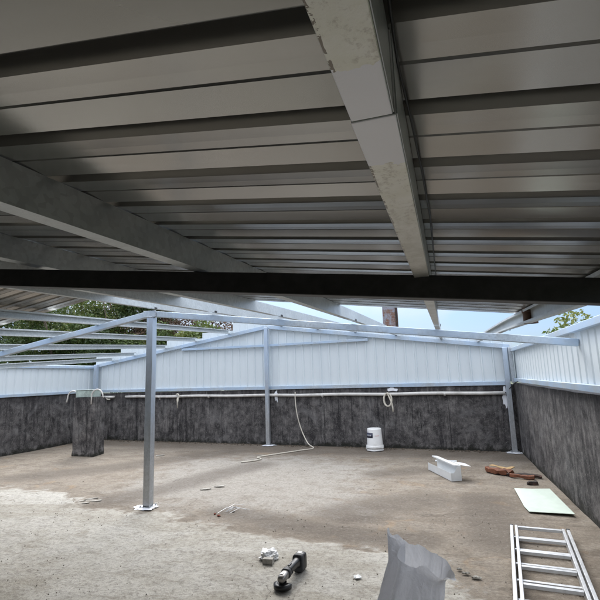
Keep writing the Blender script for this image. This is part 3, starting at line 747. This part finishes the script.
loft([(-.036,.014,.012,.066),(-.032,.024,.020,.066),(-.01,.029,.024,.069),(.02,.029,.026,.072),(.045,.028,.026,.073),(.05,.025,.022,.073)],'gear_head','silver')
loft([(.048,.033,.030,.074),(.053,.035,.032,.074),(.075,.034,.032,.076),(.08,.030,.029,.076)],'head_collar','darkgrey')
loft([(.078,.028,.027,.076),(.10,.027,.027,.077),(.16,.026,.026,.078),(.20,.025,.026,.078),(.235,.027,.03,.076),(.262,.031,.040,.070)],'motor_body','black')
loft([(.258,.036,.055,.062),(.262,.040,.060,.062),(.285,.041,.061,.062),(.292,.041,.058,.062)],'battery_mount','darkgrey',sq=4)
loft([(.292,.036,.056,.060),(.296,.039,.058,.060),(.345,.039,.058,.060),(.352,.035,.054,.060)],'battery','black',sq=5)
m=MB(); m.bar(GP(.10,0,.107),GP(.145,0,.108),.013,.007); m.build('switch',M['darkgrey'],gt,bevel=.002)
for s_ in (-1,1):
    for q in range(4): MB().bar(GP(.088+.0001+q*.008,s_*.026,.068),GP(.092+q*.008,s_*.026,.068),.004,.02).build('vent',M['darkgrey'],gt)
MB().box(*[0]*0) if False else None
m=MB(); m.bar(GP(.305,-.004,.119),GP(.335,-.004,.119),.03,.003); m.build('battery_badge',M['alu'],gt,bevel=.001)
m=MB(); m.bar(GP(-.012,-.006,.0945),GP(.012,.0,.0965),.022,.003); m.build('spindle_lock',M['offwhite'],gt,bevel=.001)

# ------------------------------------------------------------------ grey plastic sack
def sack():
    t=thing('plastic_sack',(-.30,2.12,.014),'grey crumpled plastic sack standing open in the bottom foreground','sack')
    n=150; nz=60; V=[];F=[]; cy=2.12
    def bump1(a,c,w):
        d=(a-R(c)+math.pi)%(2*math.pi)-math.pi
        return math.exp(-(d/w)**2)
    for j in range(nz+1):
        s=j/nz
        for k in range(n):
            a=2*math.pi*k/n; ca,sa=math.cos(a),math.sin(a)
            rim=.672-.040*ca+.035*bump1(a,180,.30)-.05*bump1(a,262,.75)+.022*noise.noise(Vector((ca*2.1,sa*2.1,7)))+.004*noise.noise(Vector((ca*6,sa*6,3)))
            z=.014+s*(rim-.014); q=min(1,z/.62)
            cx=-.34+.165*q; rx=.190-.075*q; ry=.115-.062*q
            fold=.005*math.cos(3*a+1.2+z*2)+.008*noise.noise(Vector((ca*1.8,sa*1.8,z*4)))+.004*noise.noise(Vector((ca*4+z*4,sa*4,z*9+2)))
            cr=abs(noise.noise(Vector((ca*4+z*3,sa*4,z*7+5))))
            fold-=.004*(1-min(1,cr*4))*(.3+.7*s)
            # gusset pushed in behind the front panel, at the left
            fold-=.060*bump1(a,214,.20)*max(0,(s-.15)/.85)**.7
            fold+=.030*bump1(a,243,.20)*s
            lip=max(0,(s-.88)/.12); g=bump1(a,335,.62)
            out=.040*lip*g; zz=z-.050*lip**2*g
            V.append((cx+(rx+fold+out)*ca,cy+(ry+fold+out*.9)*sa-(.02*lip*g),zz))
    for j in range(nz):
        for k in range(n): F.append((j*n+k,j*n+(k+1)%n,(j+1)*n+(k+1)%n,(j+1)*n+k))
    F.append(tuple(range(n)))
    m=MB(); m.add(V,F); m.build('sack_wall',M['sack'],t,smooth=True)
sack()

# ------------------------------------------------------------------ small litter
def crumple(c,r,h,name,mat,label,seed,cat='litter',flat=1.0):
    bm=bmesh.new(); bmesh.ops.create_icosphere(bm,subdivisions=4,radius=1)
    for v in bm.verts:
        p=v.co.copy(); q=p*1.6+Vector((seed,0,0))
        d=1+.45*noise.noise(q)+.30*abs(noise.noise(q*2.5))+.12*noise.noise(q*6)
        v.co=Vector((p.x*r*d,p.y*r*d*flat,max(0,(p.z*.5+.45))*h*d))
    me=bpy.data.meshes.new(name); bm.to_mesh(me); bm.free(); me.materials.append(M[mat])
    o=bpy.data.objects.new(name,me); C.objects.link(o); o.location=c; return tag(o,label,cat)
crumple((-1.43,3.60,.010),.070,.060,'crumpled_bag','clear','small crumpled clear plastic bag lying left of the grinder',3.1)
m=MB(); m.bar((-1.44,3.505,.034),(-1.36,3.51,.034),.045,.04); tag(m.build('brick_chip',M['stone'],bevel=.004),'small brick-shaped chip lying in front of the crumpled clear bag','rubble')
crumple((-.70,3.42,.012),.024,.012,'paper_scrap','offwhite','small white scrap lying on the concrete left of the sack',8.2)
for i,(x,y,r,lb) in enumerate([(.02,3.66,.022,'flat grey stone on the screed edge right of the sack'),(.085,3.60,.028,'larger flat stone furthest right of the sack'),(-.02,3.72,.018,'small stone nearest the sack rim on the screed edge')]):
    crumple((x,y,.004),r,.014,'broken_stone','stone',lb,10+i*3,'stone',.6)
for i,(x,y,r,mt,lb) in enumerate([(-2.44,4.63,.011,'redbit','red-brown crumb just left of the wire tangle'),(-2.37,4.58,.016,'redbit','larger red-brown crumb in front of the wire tangle'),(-2.28,4.75,.010,'darkgrey','dark pebble right of the wire tangle')]):
    crumple((x,y,.003),r,.012,'crumb',mt,lb,20+i*3,'rubble')
m=MB()
for q in range(9):
    a=random.uniform(.3,1.1); L=random.uniform(.1,.25); x=-2.38+random.uniform(-.06,.1); y=4.66+random.uniform(-.04,.14)
    m.tube([(x,y,.012),(x+L*.5*math.cos(a),y+L*.5*math.sin(a),.035+random.uniform(0,.02)),(x+L*math.cos(a),y+L*math.sin(a),.012)],.0022,5)
tag(m.build('wire_tangle',M['alu']),'little tangle of pale wire offcuts on the brown floor right of the tall post','litter')
# flakes of broken screed left of the post and on the line behind it
fl=[(-4.35,4.80,.10,.03),(-4.22,4.74,.08,.025),(-4.15,4.86,.11,.028),(-4.28,4.93,.12,.025),(-4.42,4.68,.07,.025),(-3.1,5.62,.10,.035),(-2.98,5.8,.12,.03),(-5.35,7.95,.14,.05)]
for i,(x,y,L,w) in enumerate(fl):
    m=MB(); n=9; V=[]
    for z in (.004,.012):
        for k in range(n):
            a=2*math.pi*k/n; j=1+.75*noise.noise(Vector((i*3.3,k*1.7,0))); V.append((x+L*.55*j*math.cos(a),y+w*j*math.sin(a)+.25*L*math.cos(a),z+.003*math.cos(a)))
    m.add(V,[tuple(range(n))[::-1],tuple(range(n,2*n))]+[(k,(k+1)%n,n+(k+1)%n,n+k) for k in range(n)])
    o=m.build('screed_flake',M['stone']); tag(o,'thin broken flake of pale screed lying on the stained floor','rubble','broken screed flakes on the floor')
# grit: uncountable
m=MB(); rnd=random.Random(4)
for i in range(1500):
    y=2.4+6.5*rnd.random()**1.4; x=rnd.uniform(-5.5 if y<6 else -8,.95); 
    if noise.noise(Vector((x*1.2,y*1.2,5)))<-.05: continue
    r=rnd.uniform(.002,.0065)*(1 if rnd.random()<.95 else 1.9); z=.006+(.013 if dist_poly(x,y,screed_poly)>0 else 0)
    a=rnd.random()*6; pts=[(x+r*math.cos(a+k*1.57)*rnd.uniform(.7,1.3),y+r*math.sin(a+k*1.57)*rnd.uniform(.7,1.3),z-.004) for k in range(4)]
    m.add(pts+[(x,y,z+r*.8)],[(0,1,4),(1,2,4),(2,3,4),(3,0,4)])
tag(m.build('grit',plain('grit_crumbs',(.22,.19,.15),.9,0,.3,30,.3)),'loose grit and fine crumbs scattered over the concrete floor','grit',kind='stuff')

m=MB(); rnd=random.Random(9)
for i in range(900):
    x=rnd.uniform(-8.6,1.05); d=abs(rnd.gauss(0,.09)); y=wy(x)-.012-d
    if noise.noise(Vector((x*1.5,2,5)))<-.15: continue
    r=rnd.uniform(.005,.018); z=.004; a=rnd.random()*6
    pts=[(x+r*1.6*math.cos(a+k*1.57)*rnd.uniform(.6,1.4),y+r*math.sin(a+k*1.57)*rnd.uniform(.6,1.4),z) for k in range(4)]
    m.add(pts+[(x,y,z+r*.9)],[(0,1,4),(1,2,4),(2,3,4),(3,0,4)])
tag(m.build('wall_foot_dirt',plain('dark_dirt',(.09,.07,.05),.95,0,.4,30,.3)),'line of dark dirt and crumbs gathered along the foot of the back wall','dirt',kind='stuff')
# ------------------------------------------------------------------ trees beyond the wall
def tree(x,y,z0,h,r,nleaf,mat,label,seed,leaf=.11,low=.5,twigs=0,group='trees beyond the fence',sq=1.0,cat='tree',name='leafy_tree'):
    rn=random.Random(seed); t=thing(name,(x,y,z0),label,cat,group)
    trm=MB(); trm.tube([(x,y,z0),(x+.1,y,z0+h*.3),(x-.05,y+.05,z0+h*.6)],[.13,.10,.06],8)
    tips=[]
    for k in range(9):
        a=rn.random()*6.28; e=rn.uniform(.35,1.0); b0=Vector((x,y,z0+h*rn.uniform(.3,.58)))
        tip=Vector((x+r*.8*math.cos(a)*rn.uniform(.5,1),y+r*.8*math.sin(a)*rn.uniform(.5,1),z0+h*(.45+.5*e))); mid=b0.lerp(tip,.5)+Vector((0,0,-.1))
        trm.tube([b0,mid,tip],[.05,.03,.01],6); tips.append((mid,tip))
    for k in range(twigs):
        a=rn.uniform(-1.2,.6); b0=Vector((x+r*.5,y,z0+h*rn.uniform(.75,.9))); L=rn.uniform(.8,1.5)
        tip=b0+Vector((L*math.cos(a*.4),rn.uniform(-.2,.2),L*.55+.1*a)); trm.tube([b0,b0.lerp(tip,.5)+Vector((0,0,.08)),tip],[.015,.010,.004],5)
        for q in range(3):
            s=b0.lerp(tip,rn.uniform(.3,.9)); trm.tube([s,s+Vector((rn.uniform(-.1,.25),rn.uniform(-.1,.1),rn.uniform(.1,.35)))],[.006,.003],4)
    trm.build('trunk',M['bark'],t,smooth=True)
    clumps=[]
    for k in range(int(34)):
        while True:
            p=Vector((rn.uniform(-1,1),rn.uniform(-1,1),rn.uniform(-1,1)))
            if p.length<1: break
        clumps.append((Vector((x+p.x*r,y+p.y*r*.8,z0+h*(low+(1-low)*(.5+.5*p.z*.92)))),r*rn.uniform(.20,.36),rn.random()))
    V=[];F=[];T=[]
    for i in range(nleaf):
        c,cr,tn=clumps[rn.randrange(len(clumps))]
        u=Vector((rn.gauss(0,1),rn.gauss(0,1),rn.gauss(0,.8))); u=u.normalized()*cr*rn.random()**.35
        p=c+u; L=leaf*rn.uniform(.6,1.35); d=Vector((rn.gauss(0,1),rn.gauss(0,1),rn.gauss(0,.7)-.3)).normalized(); s=d.orthogonal().normalized(); s=(Matrix.Rotation(rn.random()*6.28,3,d)@s)*L*.27
        o=len(V); nn=d.cross(s).normalized()*L*.08
        V+=[p,p+d*L*.45+s+nn,p+d*L,p+d*L*.45-s+nn]; F.append((o,o+1,o+2,o+3)); tone=min(1,max(0,tn*.6+rn.random()*.4)); T+=[tone]*4
    me=bpy.data.meshes.new('crown'); me.from_pydata([tuple(v-Vector((x,y,z0))) for v in V],[],F); me.materials.append(M[mat])
    at=me.attributes.new('tone','FLOAT','POINT'); at.data.foreach_set('value',T)
    o=bpy.data.objects.new('crown',me); C.objects.link(o); o.parent=t
    return t
tree(-15.6,14.2,-3.2,8.8,2.4,19000,'leaf','dark green tree furthest left beyond the fence',1)
tree(-13.0,13.6,-3.2,8.5,2.0,24000,'leaf','bushy dark green tree behind the left side fence',2)
tree(-10.9,14.0,-3.2,8.3,1.8,24000,'leaf','dark green tree behind the left-hand purlins, left of the tall post',3)
tree(-8.9,13.2,-3.2,6.7,1.5,16000,'leaf_light','yellow-green tree directly behind the tall foreground post',4)
tree(-7.2,13.4,-3.2,6.5,1.25,14000,'leaf_light','yellow-green tree right of the tall post, ending at the stepped fence top',5)
tree(-11.6,15.6,-3.2,8.4,1.8,9000,'leaf_red','red-brown tree standing behind the green trees at the left',6)
tree(-9.2,15.4,-3.2,8.7,2.5,15000,'leaf_red','red-leaved tree with bare twigs rising behind the yellow-green trees',7,leaf=.10,twigs=9)
tree(2.9,11.6,-3.2,5.9,1.1,7000,'leaf_light','green tree beyond the right-hand fence',8)
tree(5.4,13.0,-3.2,6.4,1.6,5000,'leaf','dark green tree far out to the right beyond the fence',9)

# chimney and its house
ch=thing('brick_chimney',(-1.40,13.2,-.6),'stained red brick chimney rising into the sky beyond the fence','chimney')
m=MB(); m.box(-1.58,-1.19,13.0,13.4,-.6,4.3); m.build('stack',M['brick'],ch,bevel=.006)
m=MB(); m.box(-1.225,-1.165,12.97,13.02,-.55,4.25); m.build('soot_strip',M['rust_dark'],ch)
m=MB(); m.box(-1.63,-1.14,12.95,13.45,4.3,4.4); m.build('cap',M['stone'],ch,bevel=.01)
hs=thing('neighbour_house',(-1.4,14.5,-3.2),'low neighbouring house hidden below the fence line','house')
MB().box(-4.2,1.4,12.6,17,-3.2,-1.3).build('wall',M['house'],hs)
m=MB(); m.add([(-4.4,12.4,-1.29),(1.6,12.4,-1.29),(1.6,17.2,-1.29),(-4.4,17.2,-1.29),(-4.4,14.8,-.1),(1.6,14.8,-.1)],[(0,1,5,4),(3,4,5,2),(0,4,3),(1,2,5),(0,3,2,1)]); m.build('roof',M['rooftile'],hs)

# ------------------------------------------------------------------ world, sun, camera
w=bpy.data.worlds.new('World'); S.world=w; w.use_nodes=True; t=w.node_tree; N=t.nodes; L=t.links
bg=N['Background']; sky=N.new('ShaderNodeTexSky'); sky.sky_type='NISHITA'; sky.sun_disc=False
SE,SA=R(44),R(-22)      # sun elevation, compass rotation
sky.sun_elevation=SE; sky.sun_rotation=SA; sky.air_density=1.2; sky.dust_density=1.5; sky.ozone_density=1.2
tc=N.new('ShaderNodeTexCoord'); mp=N.new('ShaderNodeMapping'); mp.inputs['Scale'].default_value=(1,1,2.6); L.new(tc.outputs['Generated'],mp.inputs[0])
nz=N.new('ShaderNodeTexNoise'); nz.inputs['Scale'].default_value=3.2; nz.inputs['Detail'].default_value=7; nz.inputs['Roughness'].default_value=.55; nz.inputs['Distortion'].default_value=.4; L.new(mp.outputs[0],nz.inputs['Vector'])
# a gap in the cloud low over the right of the fence
dp=N.new('ShaderNodeVectorMath'); dp.operation='DISTANCE'; dp.inputs[1].default_value=(.16,.985,.085); L.new(tc.outputs['Generated'],dp.inputs[0])
gp=N.new('ShaderNodeMapRange'); gp.inputs[1].default_value=.05; gp.inputs[2].default_value=.16; gp.inputs[3].default_value=-.42; gp.inputs[4].default_value=0; L.new(dp.outputs['Value'],gp.inputs[0])
ad=N.new('ShaderNodeMath'); ad.operation='ADD'; L.new(nz.outputs['Fac'],ad.inputs[0]); L.new(gp.outputs[0],ad.inputs[1])
cr=N.new('ShaderNodeMapRange'); cr.inputs[1].default_value=.36; cr.inputs[2].default_value=.56; cr.inputs[3].default_value=.25; cr.inputs[4].default_value=.97; L.new(ad.outputs[0],cr.inputs[0])
mx=N.new('ShaderNodeMix'); mx.data_type='RGBA'; L.new(cr.outputs[0],mx.inputs[0]); 
sd2=N.new('ShaderNodeMix'); sd2.data_type='RGBA'; sd2.blend_type='MULTIPLY'; sd2.inputs[0].default_value=1; sd2.inputs[7].default_value=(.26,.36,.58,1); L.new(sky.outputs[0],sd2.inputs[6]); L.new(sd2.outputs[2],mx.inputs[6]); 
sz=N.new('ShaderNodeSeparateXYZ'); L.new(tc.outputs['Generated'],sz.inputs[0])
zr=N.new('ShaderNodeMapRange'); zr.inputs[1].default_value=.10; zr.inputs[2].default_value=.75; L.new(sz.outputs[2],zr.inputs[0])
cc=N.new('ShaderNodeMix'); cc.data_type='RGBA'; L.new(zr.outputs[0],cc.inputs[0]); cc.inputs[6].default_value=(2.75,3.25,4.0,1); cc.inputs[7].default_value=(12.5,12.9,13.6,1); L.new(cc.outputs[2],mx.inputs[7])
L.new(mx.outputs[2],bg.inputs[0]); bg.inputs[1].default_value=.10
sl_=bpy.data.lights.new('sun','SUN'); sl_.energy=1.5; sl_.angle=R(35); sl_.color=(1,.96,.9)
so=bpy.data.objects.new('sun',sl_); C.objects.link(so)
sd_=Vector((math.sin(SA)*math.cos(SE),math.cos(SA)*math.cos(SE),math.sin(SE))); so.rotation_euler=sd_.to_track_quat('Z','Y').to_euler(); so.location=(0,0,20)
cam=bpy.data.cameras.new('camera'); co_=bpy.data.objects.new('camera',cam); C.objects.link(co_)
r=Vector((0.95363,0.29919,-0.0327)).normalized(); fw=Vector((-0.29009,0.94267,0.16501)).normalized(); r=(r-fw*r.dot(fw)).normalized(); u=r.cross(fw)
Mx=Matrix((r,u,-fw)).transposed().to_4x4(); Mx.translation=(0,0,1.4); co_.matrix_world=Mx
cam.sensor_width=36; cam.lens=460/600*36; cam.clip_start=.02; cam.clip_end=1500
S.camera=co_
S.render.resolution_x=1024; S.render.resolution_y=1024
S.view_settings.view_transform='Standard'; S.view_settings.look='None'; S.view_settings.gamma=1; S.view_settings.exposure=1.38
try: S.view_settings.use_curve_mapping=False
except Exception: pass
S.cycles.max_bounces=10; S.cycles.diffuse_bounces=6
